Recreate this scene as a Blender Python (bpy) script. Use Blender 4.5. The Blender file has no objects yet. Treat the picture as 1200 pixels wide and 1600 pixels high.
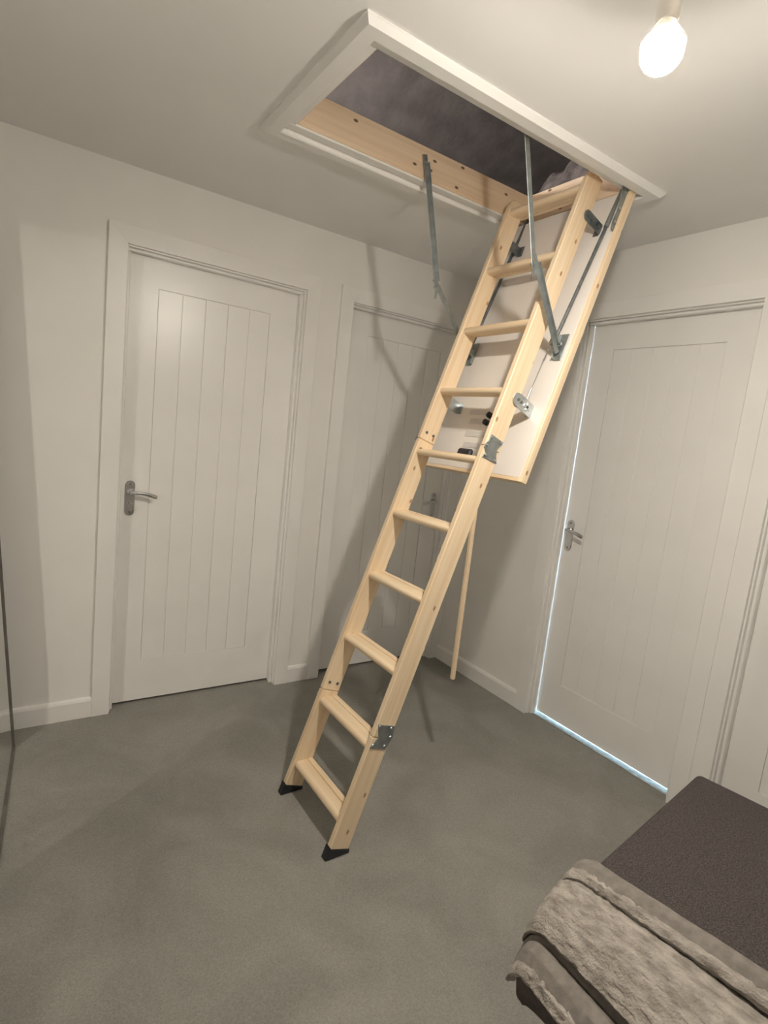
import bpy, bmesh, math, random
from mathutils import Vector, Matrix, noise

# ------------------------------------------------------------------ camera, world, exposure
scene = bpy.context.scene
COL = scene.collection
cam_data = bpy.data.cameras.new('camera')
cam = bpy.data.objects.new('camera', cam_data)
COL.objects.link(cam)
CAM = Vector((-2.265, -2.5545, 1.3681))
FWD = Vector((0.559, 0.817, -0.14)).normalized()
RGT = Vector((0.829, -0.549, 0.109))
RGT = (RGT - RGT.dot(FWD) * FWD).normalized()
UPV = RGT.cross(FWD)
cam.matrix_world = Matrix(((RGT.x, UPV.x, -FWD.x, CAM.x), (RGT.y, UPV.y, -FWD.y, CAM.y),
                           (RGT.z, UPV.z, -FWD.z, CAM.z), (0, 0, 0, 1)))
cam_data.sensor_fit = 'HORIZONTAL'
cam_data.sensor_width = 36.0
cam_data.lens = 864.73 / 1200 * 36
cam_data.clip_start = 0.02
scene.camera = cam

world = bpy.data.worlds.new('world')
scene.world = world
world.use_nodes = True
bg = world.node_tree.nodes['Background']
bg.inputs[0].default_value = (0.62, 0.84, 1.0, 1)      # daylight beyond the right-hand door
bg.inputs[1].default_value = 22.0

scene.view_settings.view_transform = 'Standard'
scene.view_settings.look = 'None'
scene.view_settings.gamma = 1.0
scene.view_settings.use_curve_mapping = False
scene.view_settings.exposure = 0.0
scene.cycles.use_denoising = True
scene.cycles.max_bounces = 6
scene.cycles.diffuse_bounces = 5
scene.cycles.use_guiding = True              # lets the lamp's reflection from the mirror reach the wall and floor
scene.cycles.use_surface_guiding = True
scene.cycles.guiding_training_samples = 64
scene.cycles.sample_clamp_indirect = 0.0
scene.cycles.blur_glossy = 0.0
scene.cycles.use_adaptive_sampling = True
scene.cycles.adaptive_threshold = 0.10
scene.cycles.use_light_tree = False
scene.cycles.adaptive_min_samples = 16
world.cycles.sampling_method = 'NONE'
BULB_STRENGTH = 1820.0
BULB_COLOR = (1.0, 0.915, 0.80)

H = 2.294            # ceiling height
random.seed(4)

# ------------------------------------------------------------------ helpers
WM = {}
def world_m(o):
    return WM.get(o.name, Matrix())

def link(o, parent=None, M=None):
    M = M or Matrix()
    COL.objects.link(o)
    if parent is not None:
        o.parent = parent
        o.matrix_local = world_m(parent).inverted() @ M
    else:
        o.matrix_world = M
    WM[o.name] = M.copy()
    return o

def empty(name, loc):
    o = bpy.data.objects.new(name, None)
    o.empty_display_size = 0.05
    return link(o, None, Matrix.Translation(loc))

def tag(o, label=None, cat=None, group=None, kind=None):
    if label: o['label'] = label
    if cat: o['category'] = cat
    if group: o['group'] = group
    if kind: o['kind'] = kind
    return o

def finish(bm, name, mat, parent=None, M=None, smooth=False):
    bmesh.ops.recalc_face_normals(bm, faces=bm.faces)
    me = bpy.data.meshes.new(name)
    bm.to_mesh(me); bm.free()
    if mat: me.materials.append(mat)
    if smooth:
        me.polygons.foreach_set('use_smooth', [True] * len(me.polygons))
        try: me.set_sharp_from_angle(angle=math.radians(38))
        except Exception: pass
    return link(bpy.data.objects.new(name, me), parent, M)

def share(name, src, parent, M):
    return link(bpy.data.objects.new(name, src.data), parent, M)

def b_box(bm, lo, hi, bevel=0.0, seg=1):
    r = bmesh.ops.create_cube(bm, size=1)
    vs = r['verts']
    for v in vs:
        v.co = Vector([lo[i] + (v.co[i] + .5) * (hi[i] - lo[i]) for i in range(3)])
    if bevel > 0:
        es = list({e for v in vs for e in v.link_edges})
        bmesh.ops.bevel(bm, geom=es, offset=bevel, segments=seg, affect='EDGES', profile=0.5)

def box(name, lo, hi, mat, parent=None, M=None, bevel=0.0, seg=1, smooth=False):
    """axis-aligned box lo..hi; its origin is at its centre"""
    c = Vector([(lo[i] + hi[i]) / 2 for i in range(3)])
    h = Vector([abs(hi[i] - lo[i]) / 2 for i in range(3)])
    bm = bmesh.new()
    b_box(bm, -h, h, bevel, seg)
    return finish(bm, name, mat, parent, (M or Matrix()) @ Matrix.Translation(c), smooth)

def prism(name, poly, d0, d1, mat, parent=None, M=None, bevel=0.0, smooth=False, seg=1):
    """polygon in local X,Z swept along local Y from d0 to d1"""
    bm = bmesh.new()
    a = [bm.verts.new((x, d0, z)) for x, z in poly]
    b = [bm.verts.new((x, d1, z)) for x, z in poly]
    n = len(poly)
    bm.faces.new(a); bm.faces.new(b[::-1])
    for i in range(n):
        bm.faces.new((a[i], b[i], b[(i + 1) % n], a[(i + 1) % n]))
    if bevel > 0:
        bmesh.ops.bevel(bm, geom=bm.edges[:], offset=bevel, segments=seg, affect='EDGES', profile=.5)
    return finish(bm, name, mat, parent, M, smooth)

def b_cyl(bm, p0, p1, r0, r1=None, n=16, cap=True):
    r1 = r0 if r1 is None else r1
    p0, p1 = Vector(p0), Vector(p1)
    d = (p1 - p0)
    q = d.to_track_quat('Z', 'Y').to_matrix()
    rings = []
    for p, r in ((p0, r0), (p1, r1)):
        rings.append([bm.verts.new(p + q @ Vector((r * math.cos(2 * math.pi * i / n), r * math.sin(2 * math.pi * i / n), 0))) for i in range(n)])
    for i in range(n):
        bm.faces.new((rings[0][i], rings[0][(i + 1) % n], rings[1][(i + 1) % n], rings[1][i]))
    if cap:
        bm.faces.new(rings[0][::-1]); bm.faces.new(rings[1])

def cyl(name, p0, p1, r0, mat, parent=None, r1=None, n=16, M=None):
    bm = bmesh.new(); b_cyl(bm, p0, p1, r0, r1, n)
    return finish(bm, name, mat, parent, M, True)

def lathe(name, prof, mat, parent=None, M=None, n=32):
    """prof = [(r, z)...] revolved about local Z"""
    bm = bmesh.new()
    rings = []
    for r, z in prof:
        if r < 1e-6: rings.append([bm.verts.new((0, 0, z))])
        else: rings.append([bm.verts.new((r * math.cos(2 * math.pi * i / n), r * math.sin(2 * math.pi * i / n), z)) for i in range(n)])
    for a, b in zip(rings, rings[1:]):
        for i in range(n):
            j = (i + 1) % n
            if len(a) == 1 and len(b) == 1: continue
            if len(a) == 1: bm.faces.new((a[0], b[j], b[i]))
            elif len(b) == 1: bm.faces.new((a[i], a[j], b[0]))
            else: bm.faces.new((a[i], a[j], b[j], b[i]))
    return finish(bm, name, mat, parent, M, True)

def sweep(name, pts, secs, mat, parent=None, M=None, side=Vector((0, 0, 1)), n=10):
    """elliptic tube through pts; secs = [(half width along side, half height)...]"""
    bm = bmesh.new(); rings = []
    pts = [Vector(p) for p in pts]
    for i, p in enumerate(pts):
        t = (pts[min(i + 1, len(pts) - 1)] - pts[max(i - 1, 0)]).normalized()
        a = (side - side.dot(t) * t).normalized(); b = t.cross(a)
        w, h = secs[i]
        rings.append([bm.verts.new(p + a * w * math.cos(2 * math.pi * k / n) + b * h * math.sin(2 * math.pi * k / n)) for k in range(n)])
    for r0, r1 in zip(rings, rings[1:]):
        for k in range(n):
            bm.faces.new((r0[k], r0[(k + 1) % n], r1[(k + 1) % n], r1[k]))
    bm.faces.new(rings[0][::-1]); bm.faces.new(rings[-1])
    return finish(bm, name, mat, parent, M, True)

def stadium(hw, hl, n=8):
    """outline half width hw (x), half length hl (z)"""
    pts = []
    for k in range(n + 1):
        a = math.pi * k / n
        pts.append((hw * math.cos(a), hl - hw + hw * math.sin(a)))
    for k in range(n + 1):
        a = math.pi + math.pi * k / n
        pts.append((hw * math.cos(a), -(hl - hw) + hw * math.sin(a)))
    return pts

# ------------------------------------------------------------------ materials
def new_mat(name):
    m = bpy.data.materials.new(name); m.use_nodes = True
    nt = m.node_tree
    return m, nt, nt.nodes['Principled BSDF']

def nd(nt, typ, **kw):
    n = nt.nodes.new(typ)
    for k, v in kw.items():
        if hasattr(n, k): setattr(n, k, v)
    return n

def noisy(name, c0, c1, scale=5, rough=.6, bump=0.0, bscale=80, detail=2, metal=0.0, bdist=.002, lo=.35, hi=.65, spec=.5, coords='Object', stretch=None):
    m, nt, p = new_mat(name)
    tc = nd(nt, 'ShaderNodeTexCoord')
    src = tc.outputs[coords]
    if stretch:
        mp = nd(nt, 'ShaderNodeMapping'); mp.inputs['Scale'].default_value = stretch
        nt.links.new(src, mp.inputs[0]); src = mp.outputs[0]
    n = nd(nt, 'ShaderNodeTexNoise'); n.inputs['Scale'].default_value = scale; n.inputs['Detail'].default_value = detail
    nt.links.new(src, n.inputs['Vector'])
    r = nd(nt, 'ShaderNodeValToRGB')
    r.color_ramp.elements[0].position = lo; r.color_ramp.elements[0].color = (*c0, 1)
    r.color_ramp.elements[1].position = hi; r.color_ramp.elements[1].color = (*c1, 1)
    nt.links.new(n.outputs['Fac'], r.inputs[0]); nt.links.new(r.outputs[0], p.inputs['Base Color'])
    p.inputs['Roughness'].default_value = rough; p.inputs['Metallic'].default_value = metal
    p.inputs['Specular IOR Level'].default_value = spec
    if bump > 0:
        n2 = nd(nt, 'ShaderNodeTexNoise'); n2.inputs['Scale'].default_value = bscale; n2.inputs['Detail'].default_value = 3
        nt.links.new(tc.outputs[coords], n2.inputs['Vector'])
        b = nd(nt, 'ShaderNodeBump'); b.inputs['Strength'].default_value = bump; b.inputs['Distance'].default_value = bdist
        nt.links.new(n2.outputs['Fac'], b.inputs['Height']); nt.links.new(b.outputs[0], p.inputs['Normal'])
    return m

def pine(name, base, streak, dark, rare=.52):
    """pale softwood, grain along local X"""
    m, nt, p = new_mat(name)
    tc = nd(nt, 'ShaderNodeTexCoord'); oi = nd(nt, 'ShaderNodeObjectInfo')
    mul = nd(nt, 'ShaderNodeMath', operation='MULTIPLY'); mul.inputs[1].default_value = 37.0
    nt.links.new(oi.outputs['Random'], mul.inputs[0])
    add = nd(nt, 'ShaderNodeVectorMath', operation='ADD')
    nt.links.new(tc.outputs['Object'], add.inputs[0]); nt.links.new(mul.outputs[0], add.inputs[1])
    mp = nd(nt, 'ShaderNodeMapping'); mp.inputs['Scale'].default_value = (1.2, 38, 38)
    nt.links.new(add.outputs[0], mp.inputs[0])
    n1 = nd(nt, 'ShaderNodeTexNoise'); n1.inputs['Scale'].default_value = 1.6; n1.inputs['Detail'].default_value = 5; n1.inputs['Distortion'].default_value = .6
    nt.links.new(mp.outputs[0], n1.inputs['Vector'])
    r = nd(nt, 'ShaderNodeValToRGB')
    r.color_ramp.elements[0].position = .3; r.color_ramp.elements[0].color = (*base, 1)
    r.color_ramp.elements[1].position = .72; r.color_ramp.elements[1].color = (*streak, 1)
    nt.links.new(n1.outputs['Fac'], r.inputs[0])
    # knots
    sx = nd(nt, 'ShaderNodeSeparateXYZ'); nt.links.new(add.outputs[0], sx.inputs[0])
    cx = nd(nt, 'ShaderNodeCombineXYZ'); nt.links.new(sx.outputs['X'], cx.inputs['X']); nt.links.new(sx.outputs['Z'], cx.inputs['Y'])
    mp2 = nd(nt, 'ShaderNodeMapping'); mp2.inputs['Scale'].default_value = (9, 17, 1)
    nt.links.new(cx.outputs[0], mp2.inputs[0])
    v = nd(nt, 'ShaderNodeTexVoronoi'); v.voronoi_dimensions = '2D'; v.inputs['Scale'].default_value = 1.0
    nt.links.new(mp2.outputs[0], v.inputs['Vector'])
    sep = nd(nt, 'ShaderNodeSeparateColor'); nt.links.new(v.outputs['Color'], sep.inputs[0])
    gt = nd(nt, 'ShaderNodeMath', operation='GREATER_THAN'); gt.inputs[1].default_value = rare
    nt.links.new(sep.outputs[0], gt.inputs[0])
    mr = nd(nt, 'ShaderNodeMapRange'); mr.inputs['From Min'].default_value = .10; mr.inputs['From Max'].default_value = .055
    nt.links.new(v.outputs['Distance'], mr.inputs['Value'])
    mm = nd(nt, 'ShaderNodeMath', operation='MULTIPLY'); nt.links.new(gt.outputs[0], mm.inputs[0]); nt.links.new(mr.outputs[0], mm.inputs[1])
    mx = nd(nt, 'ShaderNodeMix', data_type='RGBA')
    nt.links.new(mm.outputs[0], mx.inputs['Factor']); nt.links.new(r.outputs[0], mx.inputs['A']); mx.inputs['B'].default_value = (*dark, 1)
    nt.links.new(mx.outputs['Result'], p.inputs['Base Color'])
    p.inputs['Roughness'].default_value = .5
    b = nd(nt, 'ShaderNodeBump'); b.inputs['Strength'].default_value = .08; b.inputs['Distance'].default_value = .001
    nt.links.new(n1.outputs['Fac'], b.inputs['Height']); nt.links.new(b.outputs[0], p.inputs['Normal'])
    return m

def carpet():
    m, nt, p = new_mat('carpet')
    tc = nd(nt, 'ShaderNodeTexCoord')
    big = nd(nt, 'ShaderNodeTexNoise'); big.inputs['Scale'].default_value = 3.0; big.inputs['Detail'].default_value = 3; big.inputs['Distortion'].default_value = .8
    fine = nd(nt, 'ShaderNodeTexNoise'); fine.inputs['Scale'].default_value = 260; fine.inputs['Detail'].default_value = 1
    nt.links.new(tc.outputs['Object'], big.inputs['Vector']); nt.links.new(tc.outputs['Object'], fine.inputs['Vector'])
    r = nd(nt, 'ShaderNodeValToRGB')
    r.color_ramp.elements[0].position = .36; r.color_ramp.elements[0].color = (.250, .242, .218, 1)
    r.color_ramp.elements[1].position = .68; r.color_ramp.elements[1].color = (.312, .302, .274, 1)
    nt.links.new(big.outputs['Fac'], r.inputs[0])
    r2 = nd(nt, 'ShaderNodeValToRGB')
    r2.color_ramp.elements[0].position = .3; r2.color_ramp.elements[0].color = (.84, .84, .84, 1)
    r2.color_ramp.elements[1].position = .7; r2.color_ramp.elements[1].color = (1.08, 1.08, 1.08, 1)
    nt.links.new(fine.outputs['Fac'], r2.inputs[0])
    mx = nd(nt, 'ShaderNodeMix', data_type='RGBA', blend_type='MULTIPLY'); mx.inputs['Factor'].default_value = 1
    nt.links.new(r.outputs[0], mx.inputs['A']); nt.links.new(r2.outputs[0], mx.inputs['B'])
    nt.links.new(mx.outputs['Result'], p.inputs['Base Color'])
    p.inputs['Roughness'].default_value = .95; p.inputs['Specular IOR Level'].default_value = .1
    p.inputs['Sheen Weight'].default_value = .15
    b = nd(nt, 'ShaderNodeBump'); b.inputs['Strength'].default_value = .5; b.inputs['Distance'].default_value = .004
    nt.links.new(fine.outputs['Fac'], b.inputs['Height']); nt.links.new(b.outputs[0], p.inputs['Normal'])
    return m

M_WALL = noisy('wall_paint', (.825, .812, .78), (.855, .842, .81), 3, .75, spec=.3)
M_CEIL = noisy('ceiling_paint', (.875, .868, .85), (.90, .893, .875), 2.5, .85, spec=.2)
M_GLOSS = noisy('white_satin_paint', (.835, .825, .80), (.865, .855, .83), 4, .30)
M_TRIM = noisy('hatch_trim_paint', (.83, .82, .79), (.87, .86, .83), 4, .45)
M_CARPET = carpet()
M_PINE = pine('pine', (.85, .70, .50), (.74, .55, .34), (.38, .21, .10), rare=.70)
M_PINE_CLEAR = pine('pine_clear', (.85, .70, .50), (.76, .57, .36), (.5, .3, .15), rare=2.0)
M_PINE2 = pine('pine_frame', (.82, .66, .48), (.72, .54, .36), (.14, .08, .04), rare=.45)
M_CHROME = noisy('chrome', (.62, .62, .63), (.70, .70, .71), 8, .16, metal=1)
M_STEEL = noisy('zinc_steel', (.27, .30, .30), (.36, .39, .39), 30, .45, metal=.75)
M_STEELD = noisy('dark_steel', (.16, .18, .19), (.24, .26, .27), 30, .42, metal=.7)
M_BRIGHT = noisy('bright_zinc', (.44, .48, .50), (.58, .63, .65), 40, .40, metal=1)
M_RUBBER = noisy('black_rubber', (.010, .011, .014), (.018, .019, .024), 60, .45)
M_BOARD = noisy('white_board', (.76, .72, .68), (.80, .76, .72), 5, .5)
M_STICK = noisy('sticker_paper', (.60, .58, .56), (.66, .64, .62), 60, .6, stretch=(1, .2, 1))
M_PRINT = noisy('sticker_print', (.30, .29, .28), (.36, .35, .34), 60, .7)
M_FELT = noisy('roof_membrane', (.15, .13, .125), (.21, .185, .175), 9, .42, .25, 30, bdist=.01, detail=6)
M_WOOL = noisy('mineral_wool', (.085, .072, .069), (.19, .165, .158), 14, .95, .6, 60, bdist=.01, spec=.1)
M_WOVEN = noisy('dark_woven_fabric', (.050, .042, .041), (.096, .084, .081), 330, .95, .5, 500, bdist=.002, spec=.1)
M_HEM = noisy('taupe_hem_fabric', (.18, .163, .144), (.235, .214, .19), 60, .9, .35, 300, bdist=.002, spec=.15)
M_FUR = noisy('taupe_plush', (.24, .215, .19), (.47, .43, .385), 70, .95, .7, 260, bdist=.006, spec=.1, detail=6, lo=.3, hi=.72, stretch=(1, .45, 1))
M_UNDER = noisy('dark_brown_fabric', (.075, .062, .058), (.10, .085, .08), 80, .95, .4, 260, spec=.1)  # dark brown cloth of the divan and lower fold
M_PLASTIC = noisy('white_plastic', (.78, .76, .72), (.82, .80, .76), 10, .4)
M_MIRBACK = noisy('mirror_backing', (.10, .09, .08), (.14, .13, .11), 10, .7)
M_MIRROR, _nt, _p = new_mat('mirror_silver')
_p.inputs['Base Color'].default_value = (.90, .91, .90, 1); _p.inputs['Metallic'].default_value = 1; _p.inputs['Roughness'].default_value = 0.0
M_BULB, _nt, _p = new_mat('lit_bulb')
_p.inputs['Base Color'].default_value = (.9, .88, .82, 1)
_p.inputs['Emission Color'].default_value = (*BULB_COLOR, 1); 
# the frosted dome of a downward bulb is brightest at its lower end and dims towards the collar
_tc = nd(_nt, 'ShaderNodeTexCoord'); _sx = nd(_nt, 'ShaderNodeSeparateXYZ'); _nt.links.new(_tc.outputs['Object'], _sx.inputs[0])
_mr = nd(_nt, 'ShaderNodeMapRange'); _mr.interpolation_type = 'SMOOTHSTEP'
_mr.inputs['From Min'].default_value = -.025; _mr.inputs['From Max'].default_value = -.009
_mr.inputs['To Min'].default_value = BULB_STRENGTH; _mr.inputs['To Max'].default_value = BULB_STRENGTH * .02
_nt.links.new(_sx.outputs['Z'], _mr.inputs['Value']); _nt.links.new(_mr.outputs[0], _p.inputs['Emission Strength'])

# ------------------------------------------------------------------ room shell
XL, YF = -2.446, -4.3        # left wall, wall behind the camera
TH = 0.12                    # wall thickness
S = 'structure'
AW = 0.070                   # architrave width
tag(box('floor', (XL - .1, YF - .1, -.05), (2.3, 1.5, 0), M_CARPET), 'grey green carpeted bedroom floor', 'floor', kind=S)

# hatch opening
HX0, HX1, HY0, HY1 = -1.62, -.40, -1.331, -.672        # trim outer
TX0, TX1, TY0, TY1 = -1.566, -.455, -1.279, -.727      # trim inner
def ceiling():
    bm = bmesh.new()
    z0, z1 = H, H + .014
    ox0, ox1, oy0, oy1 = TX0 - .02, TX1 + .02, TY0 - .02, TY1 + .02
    b_box(bm, (XL - .55, YF - .35, z0), (ox0, 1.75, z1)); b_box(bm, (ox1, YF - .35, z0), (2.65, 1.75, z1))
    b_box(bm, (ox0, YF - .35, z0), (ox1, oy0, z1)); b_box(bm, (ox0, oy1, z0), (ox1, 1.75, z1))
    return finish(bm, 'ceiling', M_CEIL)
tag(ceiling(), 'white painted ceiling around the loft hatch', 'ceiling', kind=S)

D1, D2, D3, D4 = (-1.892, -1.105), (-.8485, -.0685), (-1.5394, -.7697), (-2.460, -1.680)
DT = 2.0
CUT = -.012     # plaster opening lies behind the architrave, a little wider than it
def wall_with_openings(name, axis, plane0, plane1, span, openings, mat):
    """axis 'x': wall runs along x between y=plane0..plane1"""
    bm = bmesh.new()
    def add(a, b, z0, z1):
        if axis == 'x': b_box(bm, (a, plane0, z0), (b, plane1, z1))
        else: b_box(bm, (plane0, a, z0), (plane1, b, z1))
    cur = span[0]
    for a, b in sorted(openings):
        a2, b2 = a - .03, b + .03
        add(cur, a2, 0, H); add(a2, b2, DT + .03, H); cur = b2
    add(cur, span[1], 0, H)
    return finish(bm, name, mat)
tag(wall_with_openings('wall_back', 'x', 0, TH, (XL - .1, 0.0), [D1, (D2[0], -.033)], M_WALL), 'white wall holding the two left-hand plank doors', 'wall', kind=S)
tag(wall_with_openings('wall_right', 'y', 0, TH, (YF - .1, 1.5), [D3, D4], M_WALL), 'white wall holding the right-hand plank doors', 'wall', kind=S)
tag(box('wall_left', (XL - .1, YF - .1, 0), (XL, 0, H), M_WALL), 'white wall behind the leaning mirror', 'wall', kind=S)
tag(box('wall_front', (XL, YF - .1, 0), (0, YF, H), M_WALL), 'white wall behind the viewer', 'wall', kind=S)
# dark landing behind the back wall
tag(box('wall_landing', (XL - .1, 1.4, 0), (0, 1.5, H), M_WALL), 'unlit landing wall beyond the back doors', 'wall', kind=S)
tag(box('wall_landing_side', (XL - .1, TH, 0), (XL, 1.4, H), M_WALL), 'unlit landing side wall beyond the back doors', 'wall', kind=S)

# daylit room beyond the right-hand wall, with an unseen window added to send daylight under the door
bm = bmesh.new()
b_box(bm, (2.2, YF - .1, 0), (2.3, 1.5, .80)); b_box(bm, (2.2, YF - .1, 2.2), (2.3, 1.5, H))
b_box(bm, (2.2, YF - .1, .80), (2.3, -3.2, 2.2)); b_box(bm, (2.2, 1.2, .80), (2.3, 1.5, 2.2))
tag(finish(bm, 'wall_next_room', M_WALL), 'unseen wall with an added window opening in the daylit room beyond the right-hand door', 'wall', kind=S)
tag(box('wall_next_room_near', (TH, YF - .1, 0), (2.2, YF, H), M_WALL), 'near wall of the daylit room beyond the right-hand door', 'wall', kind=S)
tag(box('wall_next_room_far', (TH, 1.4, 0), (2.2, 1.5, H), M_WALL), 'far wall of the daylit room beyond the right-hand door', 'wall', kind=S)
wn = tag(empty('added_window_1', (2.25, -1.0, .80)), 'unseen white framed window added to send daylight under the right-hand door', 'window', kind=S)
for lo, hi in (((2.22, -3.2, .80), (2.28, 1.2, .85)), ((2.22, -3.2, 2.15), (2.28, 1.2, 2.2)), ((2.22, -3.2, .85), (2.28, -3.15, 2.15)), ((2.22, 1.15, .85), (2.28, 1.2, 2.15)), ((2.22, -1.03, .85), (2.28, -.97, 2.15))):
    box('added_window_frame', lo, hi, M_GLOSS, wn)
# skirting boards
def skirting(name, label, axis, a, b):
    t, h = .015, .088
    prof = [(0, 0), (-t, 0), (-t, h - .014), (-t + .004, h - .004), (-t + .010, h), (0, h)]
    if axis == 'x':   # on the back wall, prof x -> world y
        M = Matrix(((0, 1, 0, 0), (1, 0, 0, 0), (0, 0, 1, 0), (0, 0, 0, 1)))
    else:
        M = Matrix()
    o = prism(name, prof, a, b, M_GLOSS, None, M, smooth=False)
    return tag(o, label, 'baseboard', kind=S)
skirting('baseboard_back', 'white skirting board left of the handle side of the leftmost door', 'x', XL, D1[0] - AW)
skirting('baseboard_middle', 'short white skirting board between the two left-hand doors', 'x', D1[1] + AW, D2[0] - AW)
skirting('baseboard_right', 'white skirting board running from the corner to the right-hand door', 'y', D3[1] + AW, -.0)

# ------------------------------------------------------------------ doors
def door(name, label, wall, rng, handle_low, thumb=False, handle=True, gap_low=0.003, gap_high=0.003, mirror_arch=True, sag=0.0, zb=.013, bar=False):
    """local frame: X along wall (increasing = a->b), Y into the wall, Z up. 'back': X=world x, Y=world y.
       'right': local X = -world y, local Y = world x."""
    if wall == 'back':
        R = Matrix(); a, b = rng
    else:
        R = Matrix(((0, 1, 0, 0), (-1, 0, 0, 0), (0, 0, 1, 0), (0, 0, 0, 1))); a, b = -rng[1], -rng[0]
    c = (a + b) / 2
    root = empty(name, (R @ Vector((c, 0, 0))))
    tag(root, label, 'door', kind=S)
    B = lambda n, lo, hi, mat=M_GLOSS, par=root, bev=0.0015: box(n, lo, hi, mat, par, R, bevel=bev)
    top = DT
    # architraves
    A = lambda poly: prism('architrave', poly, -.018, 0, M_GLOSS, root, R, bevel=.0008)
    A([(a - AW, 0), (a, 0), (a, top), (a - AW, top + AW)])
    A([(b, 0), (b + AW, 0), (b + AW, top + AW), (b, top)])
    A([(a, top), (b, top), (b + AW, top + AW), (a - AW, top + AW)])
    if bar:
        box('reflector_bar', (a + .006, .030, 0), (b - .006, .100, .004), M_BRIGHT, root, R, bevel=.0015)  # shiny strip added to reflect daylight into the gap under the leaf
    # lining
    lin = .006
    B('jamb', (a - .028, 0, 0), (a + lin, TH, top + .026))
    B('jamb', (b - lin, 0, 0), (b + (.028 if mirror_arch else .03), TH, top + .026))
    B('head_jamb', (a + lin, 0, top - lin), (b - lin, TH, top + .026))
    # stops
    st0, st1, sw = .016, .048, .012
    B('door_stop', (a + lin, st0, 0), (a + lin + sw, st1, top - lin - sw), bev=.003)
    B('door_stop', (b - lin - sw, st0, 0), (b - lin, st1, top - lin - sw), bev=.003)
    B('door_stop', (a + lin, st0, top - lin - sw), (b - lin, st1, top - lin), bev=.003)
    # leaf
    y0, y1 = st1 + .0015, st1 + .037
    x0, x1 = a + lin + gap_low, b - lin - gap_high
    zt = top - lin - .003
    R0 = R
    if sag:
        R = R @ Matrix.Translation((0, y0, zt)) @ Matrix.Rotation(math.atan(sag / zt), 4, 'X') @ Matrix.Translation((0, -y0, -zt))
    px0, px1, pz0, pz1 = (a + b) / 2 - .250, (a + b) / 2 + .250, .207, 1.866
    if wall == 'back' and name == 'door_1': px0, px1 = -1.757, -1.257
    bm = bmesh.new()
    b_box(bm, (x0 - c, y0, zb), (px0 - c, y1, zt)); b_box(bm, (px1 - c, y0, zb), (x1 - c, y1, zt))
    b_box(bm, (px0 - c, y0, zb), (px1 - c, y1, pz0)); b_box(bm, (px0 - c, y0, pz1), (px1 - c, y1, zt))
    b_box(bm, (px0 - c, y0 + .0065, pz0), (px1 - c, y1, pz1))
    bmesh.ops.remove_doubles(bm, verts=bm.verts, dist=1e-5)
    leaf = finish(bm, 'door_leaf', M_GLOSS, root, R @ Matrix.Translation((c, 0, 0)))
    npl = 5; w = (px1 - px0) / npl; g = .0016
    first = None
    for i in range(npl):
        cx = px0 + (i + .5) * w
        Mi = R @ Matrix.Translation((cx, y0 + .0050, (pz0 + pz1) / 2))
        if first is None:
            bm = bmesh.new()
            b_box(bm, (-w / 2 + g, -.002, -(pz1 - pz0) / 2 + .0002), (w / 2 - g, .002, (pz1 - pz0) / 2 - .003), .0012)
            first = finish(bm, 'plank', M_GLOSS, leaf, Mi)
        else:
            share('plank', first, leaf, Mi)
    if handle:
        hx = (x0 + .052) if handle_low else (x1 - .052)
        if name == 'door_1': hx = -1.834
        if name == 'door_2': hx = -.134
        if name == 'door_3': hx = .824
        sgn = 1 if handle_low else -1
        hz = .968
        Mh = R @ Matrix.Translation((hx, y0, hz))
        plate = prism('handle_plate', stadium(.020, .078), -.007, 0, M_CHROME, root, Mh, bevel=.0015, smooth=True)
        zl = .026
        cyl('handle_boss', (0, -.007, zl), (0, -.030, zl), .0125, M_CHROME, plate, r1=.0105, M=Mh)
        pts = [(0, -.026, zl), (sgn * .004, -.040, zl + .001), (sgn * .018, -.047, zl + .002), (sgn * .036, -.048, zl + .002),
               (sgn * .056, -.048, zl - .001), (sgn * .076, -.047, zl - .006), (sgn * .094, -.045, zl - .012), (sgn * .104, -.044, zl - .015)]
        secs = [(.009, .009), (.0085, .0085), (.0085, .007), (.008, .0055), (.0085, .005), (.0095, .0048), (.0095, .0045), (.007, .003)]
        sweep('lever', pts, secs, M_CHROME, plate, Mh)
        for dz in (.062, -.062):
            cyl('screw', (0, -.0068, dz), (0, -.0082, dz), .0042, M_STEELD, plate, M=Mh, n=10)
        if thumb:
            cyl('thumb_turn_rose', (0, -.007, -.036), (0, -.013, -.036), .011, M_CHROME, plate, M=Mh)
            prism('thumb_turn', [(-.005, -.052), (.005, -.052), (.006, -.030), (.010, -.022), (0, -.018), (-.007, -.022)], -.026, -.012, M_CHROME, plate, Mh, bevel=.0015)
    return root
door('door_1', 'leftmost white plank door with a chrome lever handle and thumb turn', 'back', D1, True, thumb=True)
door('door_2', 'white plank door in the corner behind the loft ladder', 'back', D2, False, mirror_arch=True)
door('door_3', 'white plank door on the right with daylight leaking under it', 'right', D3, True, gap_low=.010, sag=.009, zb=.0145, bar=True)
door('door_4', 'white door frame and door at the right edge beside the daylit door', 'right', D4, True, handle=False)

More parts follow.
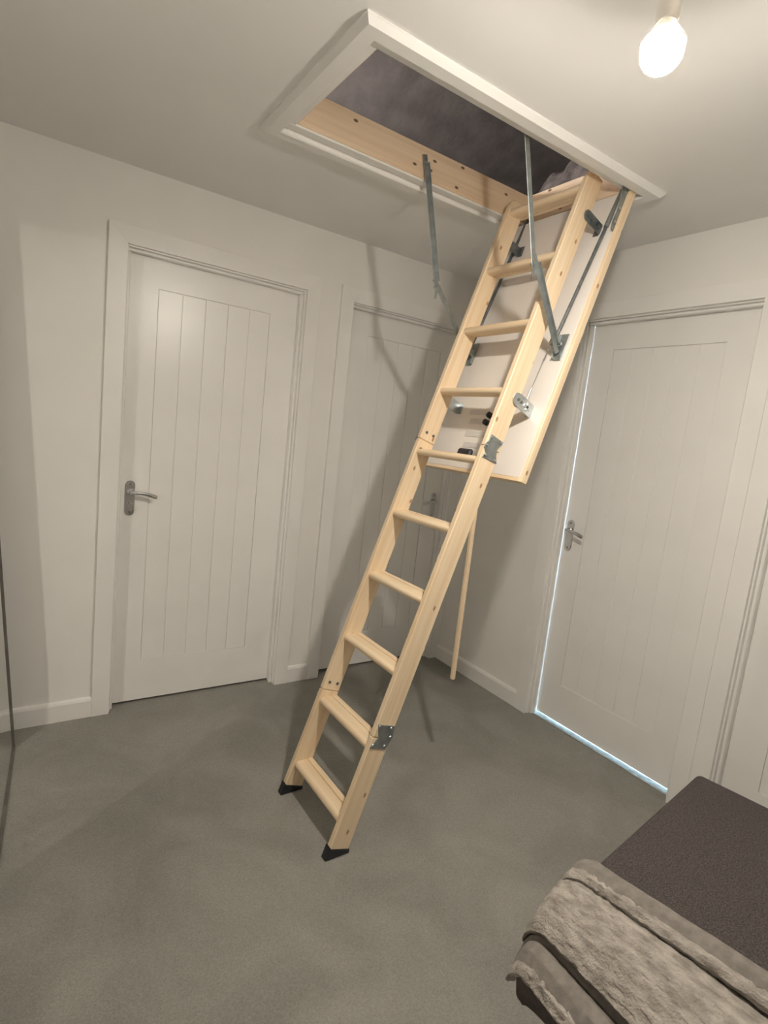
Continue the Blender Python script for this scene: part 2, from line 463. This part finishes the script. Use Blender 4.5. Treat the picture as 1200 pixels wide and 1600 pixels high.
# ------------------------------------------------------------------ loft above the ceiling
def quad_slab(name, pts, thick, mat):
    bm = bmesh.new()
    pts = [Vector(p) for p in pts]
    nrm = (pts[1] - pts[0]).cross(pts[2] - pts[0]).normalized()
    a = [bm.verts.new(p) for p in pts]; b = [bm.verts.new(p + nrm * thick) for p in pts]
    bm.faces.new(a); bm.faces.new(b[::-1])
    for i in range(4): bm.faces.new((a[i], b[i], b[(i + 1) % 4], a[(i + 1) % 4]))
    return finish(bm, name, mat)
RX0, RX1, RY0, RY1, RZ = XL - .5, 2.6, YF - .3, 1.7, 4.6
RM = (RY0 + RY1) / 2
tag(quad_slab('ceiling_loft_slope', [(RX0, RY1, H + .012), (RX1, RY1, H + .013), (RX1, RM, RZ), (RX0, RM, RZ)], -.02, M_FELT), 'dark grey roof membrane seen up through the loft hatch', 'roof', kind=S)
tag(quad_slab('ceiling_loft_back_slope', [(RX0, RY0, H + .012), (RX1, RY0, H + .012), (RX1, RM, RZ), (RX0, RM, RZ)], .02, M_FELT), 'far roof slope of the loft above the viewer', 'roof', kind=S)
tag(quad_slab('wall_loft_left', [(RX0, RY0, H), (RX0, RY1, H), (RX0, RY1, RZ), (RX0, RY0, RZ)], -.02, M_FELT), 'left gable of the dark loft', 'wall', kind=S)
tag(quad_slab('wall_loft_right', [(RX1, RY0, H), (RX1, RY1, H), (RX1, RY1, RZ), (RX1, RY0, RZ)], .02, M_FELT), 'right gable of the dark loft', 'wall', kind=S)

def wool_batt():
    bm = bmesh.new()
    nx, ny = 70, 90
    x0, x1, y0, y1 = -.465, .35, -1.5, -.35
    g = []
    for i in range(nx + 1):
        row = []
        for j in range(ny + 1):
            u, v = i / nx, j / ny
            x, y = x0 + (x1 - x0) * u, y0 + (y1 - y0) * v
            edge = min(1, u / .07) ** .5 * min(1, (1 - u) / .1) ** .5 * min(1, v / .08) ** .5 * min(1, (1 - v) / .60) ** .8
            z = H + .016 + edge * (.22 + .10 * min(1, u / .3) + .06 * noise.noise((x * 7, y * 7, 1)) + .06 * noise.noise((x * 17, y * 17, 4)) + .025 * noise.noise((x * 45, y * 45, 7)))
            row.append(bm.verts.new((x + .02 * noise.noise((x * 15, y * 15, 9)) * (0 if i == 0 else 1), y, z)))
        g.append(row)
    for i in range(nx):
        for j in range(ny):
            bm.faces.new((g[i][j], g[i + 1][j], g[i + 1][j + 1], g[i][j + 1]))
    bm.faces.new([g[i][0] for i in range(nx + 1)] + [g[nx][j] for j in range(1, ny + 1)] + [g[i][ny] for i in range(nx - 1, -1, -1)] + [g[0][j] for j in range(ny - 1, 0, -1)])
    return finish(bm, 'insulation_batt', M_WOOL, smooth=True)
tag(wool_batt(), 'fluffy grey insulation lying beyond the end of the loft hatch', 'insulation')

fill_light = tag(empty('loft_fill_light', (-2.05, -.35, H + .014)), 'unseen fill light added on the loft floor to brighten the roof membrane', 'fill_light')  # unseen lamp added so the membrane above the hatch shows as lit
_m, _nt, _p = new_mat('fill_light_glow'); _p.inputs['Emission Color'].default_value = (1, .95, .90, 1); _p.inputs['Emission Strength'].default_value = 1150.0
cyl('fill_light_base', (-2.05, -.35, H + .014), (-2.05, -.35, H + .10), .05, M_RUBBER, fill_light, r1=.035)
lathe('fill_light_globe', [(0, .0), (.028, .004), (.04, .03), (.04, .07), (.025, .095), (0, .10)], _m, fill_light, Matrix.Translation((-2.05, -.35, H + .101)), n=12)
cyl('fill_light_cap', (-2.05, -.35, H + .20), (-2.05, -.35, H + .225), .036, M_RUBBER, fill_light, r1=.02)

# ------------------------------------------------------------------ loft hatch: box, trim, lid, arms
hatch = tag(empty('loft_hatch', ((HX0 + HX1) / 2, (HY0 + HY1) / 2, H)), 'open pine loft hatch with white trim and hinged lid in the ceiling', 'loft hatch')
BT = 2.402
def hatch_board(a, b, y0, y1, axis):
    L = b - a
    lo, hi = (-L / 2, -(y1 - y0) / 2, -(BT - H + .0) / 2), (L / 2, (y1 - y0) / 2, (BT - H) / 2)
    zc = (BT + H) / 2
    if axis == 'x': M = Matrix.Translation(((a + b) / 2, (y0 + y1) / 2, zc))
    else: M = Matrix.Translation(((y0 + y1) / 2, (a + b) / 2, zc)) @ Matrix.Rotation(math.pi / 2, 4, 'Z')
    bm = bmesh.new(); b_box(bm, lo, hi, .002)
    return finish(bm, 'frame_board', M_PINE2, hatch, M)
IY0, IY1, IX0, IX1 = -1.236, -.775, -1.532, -.497
hatch_board(IX0 - .024, IX1 + .024, IY1, IY1 + .024, 'x')
hatch_board(IX0 - .024, IX1 + .024, IY0 - .024, IY0, 'x')
hatch_board(IY0, IY1, IX1, IX1 + .024, 'y')
hatch_board(IY0, IY1, IX0 - .024, IX0, 'y')
# white seal battens under the boards
for nm, lo, hi in (('seal_batten', (TX0, IY1 + .006, H - .006), (TX1, TY1 - .004, H + .010)), ('seal_batten', (TX0, TY0 + .004, H - .006), (TX1, IY0 - .006, H + .010)),
                   ('seal_batten', (TX0 + .004, IY0 - .004, H - .006), (IX0 - .006, IY1 + .004, H + .010))):
    box(nm, lo, hi, M_TRIM, hatch, bevel=.002)
# mitred trim strips with a chamfered outer edge
def trim_strip(p_out0, p_out1, p_in0, p_in1):
    zt = H + .0; zb = H - .020
    def lerp(a, b, t): return (a[0] + (b[0] - a[0]) * t, a[1] + (b[1] - a[1]) * t)
    prof = [(0.0, zt), (0.0, H - .006), (.22, zb), (.93, zb), (1.0, zb + .004), (1.0, zt + .012), (.8, zt + .012), (.8, zt)]
    bm = bmesh.new(); R = []
    for po, pi in ((p_out0, p_in0), (p_out1, p_in1)):
        R.append([bm.verts.new((*lerp(po, pi, t), z)) for t, z in prof])
    n = len(prof)
    for i in range(n): bm.faces.new((R[0][i], R[0][(i + 1) % n], R[1][(i + 1) % n], R[1][i]))
    bm.faces.new(R[0]); bm.faces.new(R[1][::-1])
    return finish(bm, 'trim_strip', M_TRIM, hatch)
oc = [(HX0, HY0), (HX1, HY0), (HX1, HY1), (HX0, HY1)]
ic = [(TX0, TY0), (TX1, TY0), (TX1, TY1), (TX0, TY1)]
for i in range(4):
    trim_strip(oc[i], oc[(i + 1) % 4], ic[i], ic[(i + 1) % 4])

# ladder frame: X along the climb, Y = world y, Z = towards the climber
ANG = math.radians(71.8)
UX = Vector((math.cos(ANG), 0, math.sin(ANG))); NZ = Vector((-math.sin(ANG), 0, math.cos(ANG)))
LO = Vector((-1.337, -1.014, 0))
ML = Matrix(((UX.x, 0, NZ.x, LO.x), (UX.y, 1, NZ.y, LO.y), (UX.z, 0, NZ.z, LO.z), (0, 0, 0, 1)))
YO = LO.y
# lid
LN0, LN1, LS0, LS1 = -.096, -.068, 1.346, 2.44
LY0, LY1 = TY0 + .003 - YO, TY1 - .003 - YO
lid = box('hatch_lid', (LS0 + .014, LY0 + .014, LN0), (LS1 - .014, LY1 - .014, LN1 - .0015), M_BOARD, hatch, ML, bevel=.001)
tag(lid, 'white hatch lid hanging down behind the ladder')
def lbox(name, lo, hi, mat, parent, bev=.001):
    return box(name, lo, hi, mat, parent, ML, bevel=bev)
lbox('edge_strip', (LS0, LY0, LN0), (LS1, LY0 + .0135, LN1), M_PINE, lid, .0015)
lbox('edge_strip', (LS0, LY1 - .0135, LN0), (LS1, LY1, LN1), M_PINE, lid, .0015)
o = box('edge_strip', (-(LY1 - LY0 - .028) / 2, -.0066, LN0), ((LY1 - LY0 - .028) / 2, .0066, LN1), M_PINE, lid,
        ML @ Matrix.Translation((LS0 + .0067, (LY0 + LY1) / 2, 0)) @ Matrix.Rotation(math.pi / 2, 4, 'Z'), bevel=.0015)
# latch, knobs and stickers on the lid
pl = lbox('latch', (LS0 + .052, .010, LN1 - .001), (LS0 + .088, .085, LN1 + .020), M_RUBBER, lid, .007)
for s, y in ((1.5746, -.006), (1.546, 0.0)):
    cyl('latch_knob', (s, y, LN1 - .002), (s, y, LN1 + .016), .011, M_RUBBER, lid, M=ML)
for (s0, s1, y0, y1) in ((1.578, 1.598, .012, .118), (1.488, 1.510, -.01, .098), (1.444, 1.464, .0, .086), (1.540, 1.562, .018, .10)):
    st = lbox('sticker', (s0, y0, LN1 - .002), (s1, y1, LN1 + .0002), M_STICK, lid, 0)
# folding steel arms
def flat_bar(name, p, q, w, t, mat, parent, y, lip=0.0):
    """flat bar in a plane of constant y between world (x,z) points"""
    p, q = Vector((p[0], y, p[1])), Vector((q[0], y, q[1]))
    d = (q - p); L = d.length; d.normalize()
    n = Vector((0, 1, 0)).cross(d)
    M = Matrix(((d.x, 0, n.x, p.x), (d.y, 1, n.y, p.y), (d.z, 0, n.z, p.z), (0, 0, 0, 1)))
    bm = bmesh.new()
    b_box(bm, (-w * .5, -t / 2, -w / 2), (L + w * .5, t / 2, w / 2), .0012)
    if lip: b_box(bm, (w, -t / 2, -w / 2 - .001), (L - w, -t / 2 + lip, -w / 2 + .0015))
    return finish(bm, name, mat, parent, M)
def arm(y, top, elbow, low, side):
    a = flat_bar('stay_arm', top, elbow, .018, .003, M_STEEL, hatch, y, lip=.009 * side)
    e2 = (elbow[0] + .01, elbow[1] - .05)
    flat_bar('stay_arm_link', (elbow[0] - .004, elbow[1] + .02), low, .020, .003, M_STEEL, a, y - .004 * side, lip=-.009 * side)
    t = Vector((top[0], y, top[1]))
    for k in range(3):
        dz = .016 * k
        x = top[0] + (elbow[0] - top[0]) * dz / .4; z = top[1] - dz
        cyl('rivet', (x, y - .004, z), (x, y + .004, z), .0052 if k == 0 else .0036, M_BRIGHT, a, n=10)
    cyl('rivet', (elbow[0], y - .008, elbow[1]), (elbow[0], y + .008, elbow[1]), .006, M_STEEL, a, n=10)
    prism('elbow_stop', [(elbow[0] - .008, elbow[1]), (elbow[0] + .006, elbow[1]), (elbow[0] + .004, elbow[1] - .045), (elbow[0] - .006, elbow[1] - .048)], y - .006, y - .003, M_STEEL, a)
    return a
arm(-.786, (-1.045, 2.361), (-.930, 1.940), (-.722, 1.712), -1)
arm(-1.226, (-1.010, 2.365), (-.884, 1.955), (-.722, 1.712), 1)
def lp(s, y, n): return ML @ Vector((s, y, n))
for sy, yw in ((-1, -1.226), (1, -.786)):
    y = yw - YO
    br = prism('arm_bracket', [(1.795, LN1), (1.884, LN1), (1.884, LN1 + .010), (1.872, LN1 + .014), (1.861, LN1 + .030), (1.846, LN1 + .036), (1.828, LN1 + .030), (1.818, LN1 + .012), (1.795, LN1 + .012)],
               y - .012 * sy - .0015, y - .012 * sy + .0015, M_STEEL, hatch, ML, bevel=.0006)
    lbox('bracket_foot', (1.790, min(y - .012 * sy, y + .022 * sy), LN1 - .0004), (1.888, max(y - .012 * sy, y + .022 * sy), LN1 + .003), M_STEEL, br, .0008)
    cyl('rivet', (1.842, y - .016, LN1 + .020), (1.842, y + .016, LN1 + .020), .005, M_BRIGHT, br, n=10, M=ML)
# lift rod, hinge and tension cable on the near side
rod = cyl('lift_rod', (-.492, -1.232, 2.325), (-.732, -1.222, 1.735), .0062, M_STEELD, hatch)
cyl('rod_sleeve', (-.497, -1.232, 2.313), (-.560, -1.229, 2.158), .0090, M_STEEL, rod)
rod2 = cyl('lift_rod', (-.492, -.790, 2.325), (-.732, -.797, 1.735), .0062, M_STEELD, hatch)
for y in (-1.262, -.745):
    hg = prism('hinge_plate', [(2.27, LN1), (2.43, LN1), (2.455, LN1 + .012), (2.44, LN1 + .034), (2.40, LN1 + .030), (2.37, LN1 + .018), (2.33, LN1 + .016), (2.30, LN1 + .020), (2.27, LN1 + .012)],
               y - YO - .002, y - YO + .002, M_STEEL, hatch, ML, bevel=.0006)
    for s in (2.30, 2.35, 2.41):
        cyl('rivet', (s, y - YO - .005, LN1 + .010), (s, y - YO + .005, LN1 + .010), .005, M_BRIGHT, hg, n=10, M=ML)
# spring, hook and thin cable
def helix(name, p, q, r, wire, turns, mat, parent):
    p, q = Vector(p), Vector(q); d = (q - p); L = d.length; d.normalize()
    a = d.orthogonal().normalized(); b = d.cross(a)
    N = turns * 10
    pts = [p + d * (L * i / N) + (a * math.cos(2 * math.pi * i / 10) + b * math.sin(2 * math.pi * i / 10)) * r for i in range(N + 1)]
    return sweep(name, pts, [(wire, wire)] * len(pts), mat, parent, side=d + a * .01, n=5)
SP0, SP1 = lp(1.890, -.200, -.030), lp(1.830, -.200, -.030)
sp = helix('spring', SP0, SP1, .0062, .0014, 9, M_STEEL, hatch)
sweep('spring_hook', [SP1, lp(1.820, -.200, -.030), lp(1.810, -.195, -.027), lp(1.802, -.200, -.027), lp(1.810, -.205, -.028), lp(1.817, -.201, -.03)], [(.0018, .0018)] * 6, M_STEEL, sp, n=6)
cyl('tension_rod', lp(1.804, -.200, -.028), lp(1.665, -.198, -.022), .0013, M_STEEL, sp, n=8)
cyl('rod_adjuster', lp(1.665, -.198, -.022), lp(1.622, -.198, -.020), .0034, M_BRIGHT, sp, n=10)

# ------------------------------------------------------------------ loft ladder
ladder = tag(empty('loft_ladder', LO), 'folding pale pine loft ladder with ten treads standing on the carpet', 'ladder')
SD = .076       # stile depth
YI, YT = .167, .189
J1, J2, STOP = .392, 1.412, 2.432
secs = ((.0126, J1), (J1 + .0012, J2), (J2 + .0012, STOP))
for sgn in (-1, 1):
    for k, (s0, s1) in enumerate(secs):
        L = s1 - s0
        y0, y1 = (YI, YT) if sgn > 0 else (-YT, -YI)
        bm = bmesh.new()
        if k == 2:      # rounded upper front corner
            pts = [(-L / 2, 0), (L / 2, 0), (L / 2, SD - .035), (L / 2 - .004, SD - .015), (L / 2 - .014, SD - .004), (L / 2 - .03, SD), (-L / 2, SD)]
        else:
            pts = [(-L / 2, 0), (L / 2, 0), (L / 2, SD), (-L / 2, SD)]
        o = prism('stile', pts, -(YT - YI) / 2, (YT - YI) / 2, M_PINE, ladder, ML @ Matrix.Translation(((s0 + s1) / 2, (y0 + y1) / 2, 0)), bevel=.003)
    # foot
    y0, y1 = ((YI - .003, YT + .003) if sgn > 0 else (-YT - .003, -YI + .003))
    a, b = math.cos(ANG), math.sin(ANG)
    zf = lambda n: (.001 - n * a) / b
    prism('rubber_foot', [(zf(-.004), -.004), (zf(SD + .004), SD + .004), (.022, SD + .004), (.014, SD - .006), (.014, -.004)], y0, y1, M_RUBBER, ladder, ML, bevel=.002)
# treads: rounded nosing, grooves above and below
def tread_mesh():
    d, t = .074, .026
    w = 2 * YI - .0004
    r = t / 2
    prof = []
    for k in range(9):
        a = math.pi / 2 + math.pi * k / 8
        prof.append((r + r * 1.1 * math.cos(a), r * math.sin(a)))
    # bottom going back with two grooves, then back edge, then top coming forward with grooves
    for x in (.030, .052):
        prof += [(x, -r), (x + .0012, -r + .004), (x + .0038, -r + .004), (x + .005, -r)]
    prof += [(d - .004, -r), (d, -r + .004), (d, r - .004), (d - .004, r)]
    for x in (.046,):
        prof += [(x + .004, r), (x + .003, r - .004), (x + .001, r - .004), (x, r)]
    return prof, w
prof, w = tread_mesh()
tread0 = None
for i in range(10):
    z = .110 + .2405 * i
    xb = LO.x + z * math.cos(ANG) / math.sin(ANG)           # back line of the stile at this height
    xf = xb - SD / math.sin(ANG)
    M = Matrix.Translation((xf + .010, YO, z)) @ Matrix(((0, 1, 0, 0), (-1, 0, 0, 0), (0, 0, 1, 0), (0, 0, 0, 1)))
    # local X runs across the ladder (grain), local Y = depth
    if tread0 is None:
        bm = bmesh.new()
        a = [bm.verts.new((-w / 2, x, zz)) for x, zz in prof]; b = [bm.verts.new((w / 2, x, zz)) for x, zz in prof]
        n = len(prof)
        bm.faces.new(a); bm.faces.new(b[::-1])
        for k in range(n): bm.faces.new((a[k], b[k], b[(k + 1) % n], a[(k + 1) % n]))
        tread0 = finish(bm, 'tread', M_PINE_CLEAR, ladder, M, smooth=True)
    else:
        share('tread', tread0, ladder, M)
# section hinges: butterfly plates outside, bolt heads inside
def butterfly(sc, y0, y1):
    if sc == J2:
        pts = [(1.4558, .0666), (1.4526, .003), (1.4170, .0197), (1.3982, .0120), (1.3763, -.0015), (1.3745, .0705), (1.3940, .0640), (1.4056, .0775), (1.4200, .0775), (1.4323, .0670)]
        riv = [(1.4468, .0624), (1.4463, .0117), (1.4165, .0705), (1.3852, .0615), (1.3824, .0117)]
    else:
        pts = [(.4376, .0745), (.4399, .0040), (.4040, -.0030), (.3900, .0010), (.3689, .0040), (.3587, .0100), (.3573, .0745), (.3951, .0533)]
        riv = [(.4318, .0672), (.4316, .0180), (.4021, .0084), (.3701, .0191), (.3684, .0677)]
    return prism('hinge_plate', pts, y0, y1, M_STEEL, ladder, ML, bevel=.0005), riv
for sc in (J1, J2):
    for sgn in (-1, 1):
        yo = sgn * YT
        ya, yb = (yo, yo + .003) if sgn > 0 else (yo - .003, yo)
        hp, riv = butterfly(sc, ya, yb)
        for ss, nn in riv:
            y = yb if sgn > 0 else ya
            cyl('rivet', (ss, y - .0005, nn), (ss, y + sgn * .004, nn), .0056, M_BRIGHT, hp, n=10, r1=.0038, M=ML)
    # inside bolt heads on the far stile and near stile
    for sgn in (-1, 1):
        y = sgn * YI
        for ds, nn in ((-.036, .020), (-.036, .056), (.032, .020), (.032, .056)):
            cyl('bolt', (sc + ds, y + sgn * .002, nn), (sc + ds, y - sgn * .0025, nn), .0058, M_STEELD, ladder, n=12, M=ML)
# stand-off plates holding the ladder to the lid
def standoff(s, ds, mat, hwid):
    for sgn in (-1, 1):
        y = sgn * (YT + .0032)
        p = Vector((s, 0, .014)); q = Vector((s - ds, 0, LN1 + .006))
        d = (q - p); L = d.length; d.normalize(); n = Vector((-d.z, 0, d.x))
        hw = hwid
        pts = []
        for k in range(9):
            a = math.pi / 2 + math.pi * k / 8
            v = p + d * (hw * math.cos(a)) + n * (hw * math.sin(a)); pts.append((v.x, v.z))
        for k in range(9):
            a = -math.pi / 2 + math.pi * k / 8
            v = q + d * (hw * .7 * math.cos(a)) + n * (hw * math.sin(a)); pts.append((v.x, v.z))
        sp = prism('standoff_plate', pts, y - .0017, y + .0017, mat, ladder, ML, bevel=.0006)
        m = p + d * L * .55
        # raised cross pressing and screws
        e = sgn * .0017
        lb = prism('pressing', [((p + d * L * .42 + n * .005).x, (p + d * L * .42 + n * .005).z), ((p + d * L * .92 + n * .006).x, (p + d * L * .92 + n * .006).z),
                                ((p + d * L * .92 - n * .006).x, (p + d * L * .92 - n * .006).z), ((p + d * L * .42 - n * .005).x, (p + d * L * .42 - n * .005).z)],
                   min(y + e, y + e + sgn * .003), max(y + e, y + e + sgn * .003), mat, sp, ML, bevel=.001)
        lb = prism('pressing', [((p + d * L * .60 + n * .013).x, (p + d * L * .60 + n * .013).z), ((p + d * L * .74 + n * .013).x, (p + d * L * .74 + n * .013).z),
                                ((p + d * L * .74 - n * .013).x, (p + d * L * .74 - n * .013).z), ((p + d * L * .60 - n * .013).x, (p + d * L * .60 - n * .013).z)],
                   min(y + e, y + e + sgn * .003), max(y + e, y + e + sgn * .003), mat, sp, ML, bevel=.001)
        for t in (0.02, .25):
            c = p + d * L * t
            cyl('screw', (c.x, y + e, c.z), (c.x, y + e + sgn * .003, c.z), .005, M_STEELD, sp, n=10, M=ML)
        lbox('flange', (q.x - .022, min(y, y - sgn * .024), LN1 - .0003), (q.x + .022, max(y, y - sgn * .024), LN1 + .003), mat, sp, .0008)
standoff(1.606, .008, M_BRIGHT, .023)
standoff(2.290, .0, M_STEELD, .019)

# ------------------------------------------------------------------ operating pole hanging from the lid
pole = tag(empty('operating_pole', (-.779, -1.0, .42)), 'slim wooden hatch pole hanging down from the lid behind the ladder', 'pole')
o = box('pole_shaft', (-.42, -.0085, -.0085), (.42, .0085, .0085), M_PINE_CLEAR, pole, Matrix.Translation((-.779, -1.0, .842)) @ Matrix.Rotation(-math.pi / 2, 4, 'Y'), bevel=.003)
sweep('pole_hook', [(-.779, -1.0, 1.26), (-.779, -1.0, 1.285), (-.785, -1.0, 1.300), (-.797, -1.0, 1.306), (-.806, -1.0, 1.298)], [(.003, .003)] * 5, M_STEEL, pole, side=Vector((0, 1, 0)), n=8)

# ------------------------------------------------------------------ hanging bulb
LX, LY, LZ = -1.299, -1.865, 2.104
lamp = tag(empty('pendant_light', (LX, LY, H)), 'bare glowing round bulb hanging from the ceiling', 'light')
br = .038
prof = [(0, -br)]
for k in range(1, 10):
    a = -math.pi / 2 + math.pi * k / 16 * 1.02
    prof.append((br * math.cos(a), br * math.sin(a)))
rt, zt = prof[-1]
lathe('bulb', prof, M_BULB, lamp, Matrix.Translation((LX, LY, LZ)), n=16)
lathe('bulb_housing', [(rt - .001, zt - .0005), (rt + .0015, zt), (rt + .0010, zt + .004), (.026, .030), (.019, .040), (.0155, .048)], M_PLASTIC, lamp, Matrix.Translation((LX, LY, LZ)), n=24)
zb = LZ + br * 1.12
lathe('lamp_holder', [(0.0145, zb), (.019, zb + .001), (.0205, zb + .012), (.0205, zb + .028), (.0185, zb + .030), (.0185, zb + .042), (.013, zb + .052), (.006, zb + .060), (.0035, zb + .060)], M_PLASTIC, lamp, Matrix.Translation((LX, LY, 0)), n=28)
cyl('cord', (LX, LY, zb + .055), (LX, LY, H - .012), .0033, M_PLASTIC, lamp, n=10)
lathe('ceiling_rose', [(0, H), (.045, H), (.046, H - .006), (.040, H - .016), (.012, H - .024), (.006, H - .028), (0, H - .028)], M_PLASTIC, lamp, Matrix.Translation((LX, LY, 0)), n=32)

# ------------------------------------------------------------------ leaning mirror
MT, MPH = .068, .065        # lean, and turn about the vertical
MX, MY, MW, MH = -2.244, -.148, .735, 1.985
mir = tag(empty('floor_mirror', (MX - .02, MY - MW / 2, 0)), 'tall mirror leaning on the left wall at the left edge of the picture', 'mirror')
# local X = out of the glass, local Y along its base (0 at the far corner), local Z up the glass
MM = Matrix.Translation((MX, MY, 0.0)) @ Matrix.Rotation(-MPH, 4, 'Z') @ Matrix.Rotation(-MT, 4, 'Y')
box('backing', (-.016, -MW, .002), (-.004, 0, MH), M_MIRBACK, mir, MM, bevel=.001)
for lo, hi in (((-.004, -.006, 0), (.005, 0, MH)), ((-.004, -MW, 0), (.005, -MW + .006, MH)), ((-.004, -MW + .006, 0), (.005, -.006, .006)), ((-.004, -MW + .006, MH - .006), (.005, -.006, MH))):
    box('mirror_edge', lo, hi, M_MIRBACK, mir, MM)
box('glass', (-.004, -MW + .003, .003), (0, -.003, MH - .003), M_MIRROR, mir, MM)

# ------------------------------------------------------------------ bed and folded blanket
BA = math.radians(8)
BM_ = Matrix.Translation((-.70, -1.915, 0)) @ Matrix.Rotation(BA, 4, 'Z')
bed = tag(empty('bed', BM_ @ Vector((-.36, -.95, 0))), 'low bed at lower right under the dark blanket', 'bed')
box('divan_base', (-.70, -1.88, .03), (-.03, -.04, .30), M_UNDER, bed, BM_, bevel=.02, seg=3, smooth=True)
box('mattress', (-.712, -1.90, .301), (-.010, -.012, .515), M_WOVEN, bed, BM_, bevel=.03, seg=4, smooth=True)
for x in (-.62, -.11):
    for y in (-1.78, -.14):
        p = BM_ @ Vector((x, y, 0))
        cyl('leg', (p.x, p.y, 0), (p.x, p.y, .032), .025, M_RUBBER, bed, n=12)

blanket = tag(empty('folded_blanket', BM_ @ Vector((-.36, -.95, .515))), 'dark woven blanket with taupe plush lining folded along the side of the bed', 'blanket')
def loft_sheet(name, prof, y_far, y_near, mat, flare=0.0, rnd=.05, ny=60, disp=0.0, dfreq=40, rise=0.0, stretch=.5, sub=1, drop=1.0):
    """closed profile in (x', z) lofted along y' with a rounded far end"""
    # resample the profile
    P = []
    n = len(prof)
    for i in range(n):
        a, b = prof[i], prof[(i + 1) % n]
        L = math.hypot(b[0] - a[0], b[1] - a[1]); k = max(1, int(L / (.004 * sub)))
        for j in range(k):
            P.append((a[0] + (b[0] - a[0]) * j / k, a[1] + (b[1] - a[1]) * j / k))
    cx = sum(p[0] for p in P) / len(P); cz = sum(p[1] for p in P) / len(P)
    y1 = y_far - rnd
    ys = [(y_far - .012, .25, -rnd * .95), (y_far - .003, .7, -rnd * .9)]
    for k in range(7, -1, -1):
        t = math.radians(82) * k / 7
        ys.append((y1 + rnd * math.sin(t), 1.0, -rnd * (1 - math.cos(t)) * drop))
    for k in range(1, ny + 1):
        ys.append((y1 + (y_near - y1) * (k / ny) ** 1.7, 1.0, 0.0))
    bm = bmesh.new(); rings = []
    for y, s, dz in ys:
        ring = []
        fl = flare * (y_far - y)
        if fl < -.05 or fl > .05: fl = math.copysign(.05 + (abs(fl) - .05) * .3, fl)
        for x, z in P:
            xx = cx + (x - cx) * s + fl; zz = cz + (z - cz) * s + rise * min(.5, (y_far - y)) + dz * (drop if s < 1 else 1)
            if disp:
                q = Vector((xx * dfreq, y * dfreq * stretch, zz * dfreq))
                dv = Vector((x - cx, 0, z - cz)).normalized()
                e = disp * (noise.noise(q) + .6 * noise.noise(q * 2.3 + Vector((5, 1, 2))))
                xx += dv.x * e; zz += dv.z * e
            ring.append(bm.verts.new((xx, y, zz)))
        rings.append(ring)
    m = len(P)
    for a, b in zip(rings, rings[1:]):
        for i in range(m): bm.faces.new((a[i], a[(i + 1) % m], b[(i + 1) % m], b[i]))
    bm.faces.new(rings[0]); bm.faces.new(rings[-1][::-1])
    return finish(bm, name, mat, blanket, BM_, True)
YN = -1.75
# dark top sheet over the mattress, soft rolled edges
bm = bmesh.new()
b_box(bm, (-.604, YN, .5155), (0, 0, .551), .0165, 4)
finish(bm, 'woven_cover', M_WOVEN, blanket, BM_, True)
# upper fold: hem, plush roll, plush face
loft_sheet('hem', [(-.582, .560), (-.594, .571), (-.613, .571), (-.630, .562), (-.632, .550), (-.600, .553), (-.584, .5535)], .034, YN, M_HEM, flare=.05, disp=.001, dfreq=60, rnd=.05)
loft_sheet('plush_roll', [(-.624, .564), (-.636, .562), (-.643, .553), (-.638, .543), (-.624, .544)], .036, YN, M_FUR, flare=.03, disp=.0035, dfreq=110, rnd=.05, stretch=1, ny=160)
loft_sheet('plush_fold', [(-.560, .530), (-.595, .544), (-.645, .547), (-.690, .530), (-.722, .507), (-.738, .488), (-.730, .477), (-.700, .478), (-.65, .49), (-.60, .52)], .046, YN, M_FUR, flare=-.15, disp=.0032, dfreq=120, rnd=.06, ny=260, stretch=.4, sub=.55)
loft_sheet('fold_underside', [(-.66, .495), (-.712, .474), (-.732, .466), (-.748, .450), (-.744, .438), (-.72, .445), (-.66, .47)], .045, YN, M_HEM, flare=-.10, disp=.001, dfreq=50, rnd=.05)
# lower fold sticking out further
loft_sheet('hem', [(-.722, .458), (-.745, .472), (-.768, .468), (-.782, .452), (-.778, .440), (-.722, .436)], .034, YN, M_HEM, flare=-.20, disp=.001, dfreq=60, rnd=.045)
loft_sheet('plush_roll', [(-.772, .456), (-.788, .450), (-.796, .436), (-.788, .424), (-.772, .430)], .034, YN, M_FUR, flare=-.20, disp=.0035, dfreq=110, rnd=.045, stretch=1, ny=160)
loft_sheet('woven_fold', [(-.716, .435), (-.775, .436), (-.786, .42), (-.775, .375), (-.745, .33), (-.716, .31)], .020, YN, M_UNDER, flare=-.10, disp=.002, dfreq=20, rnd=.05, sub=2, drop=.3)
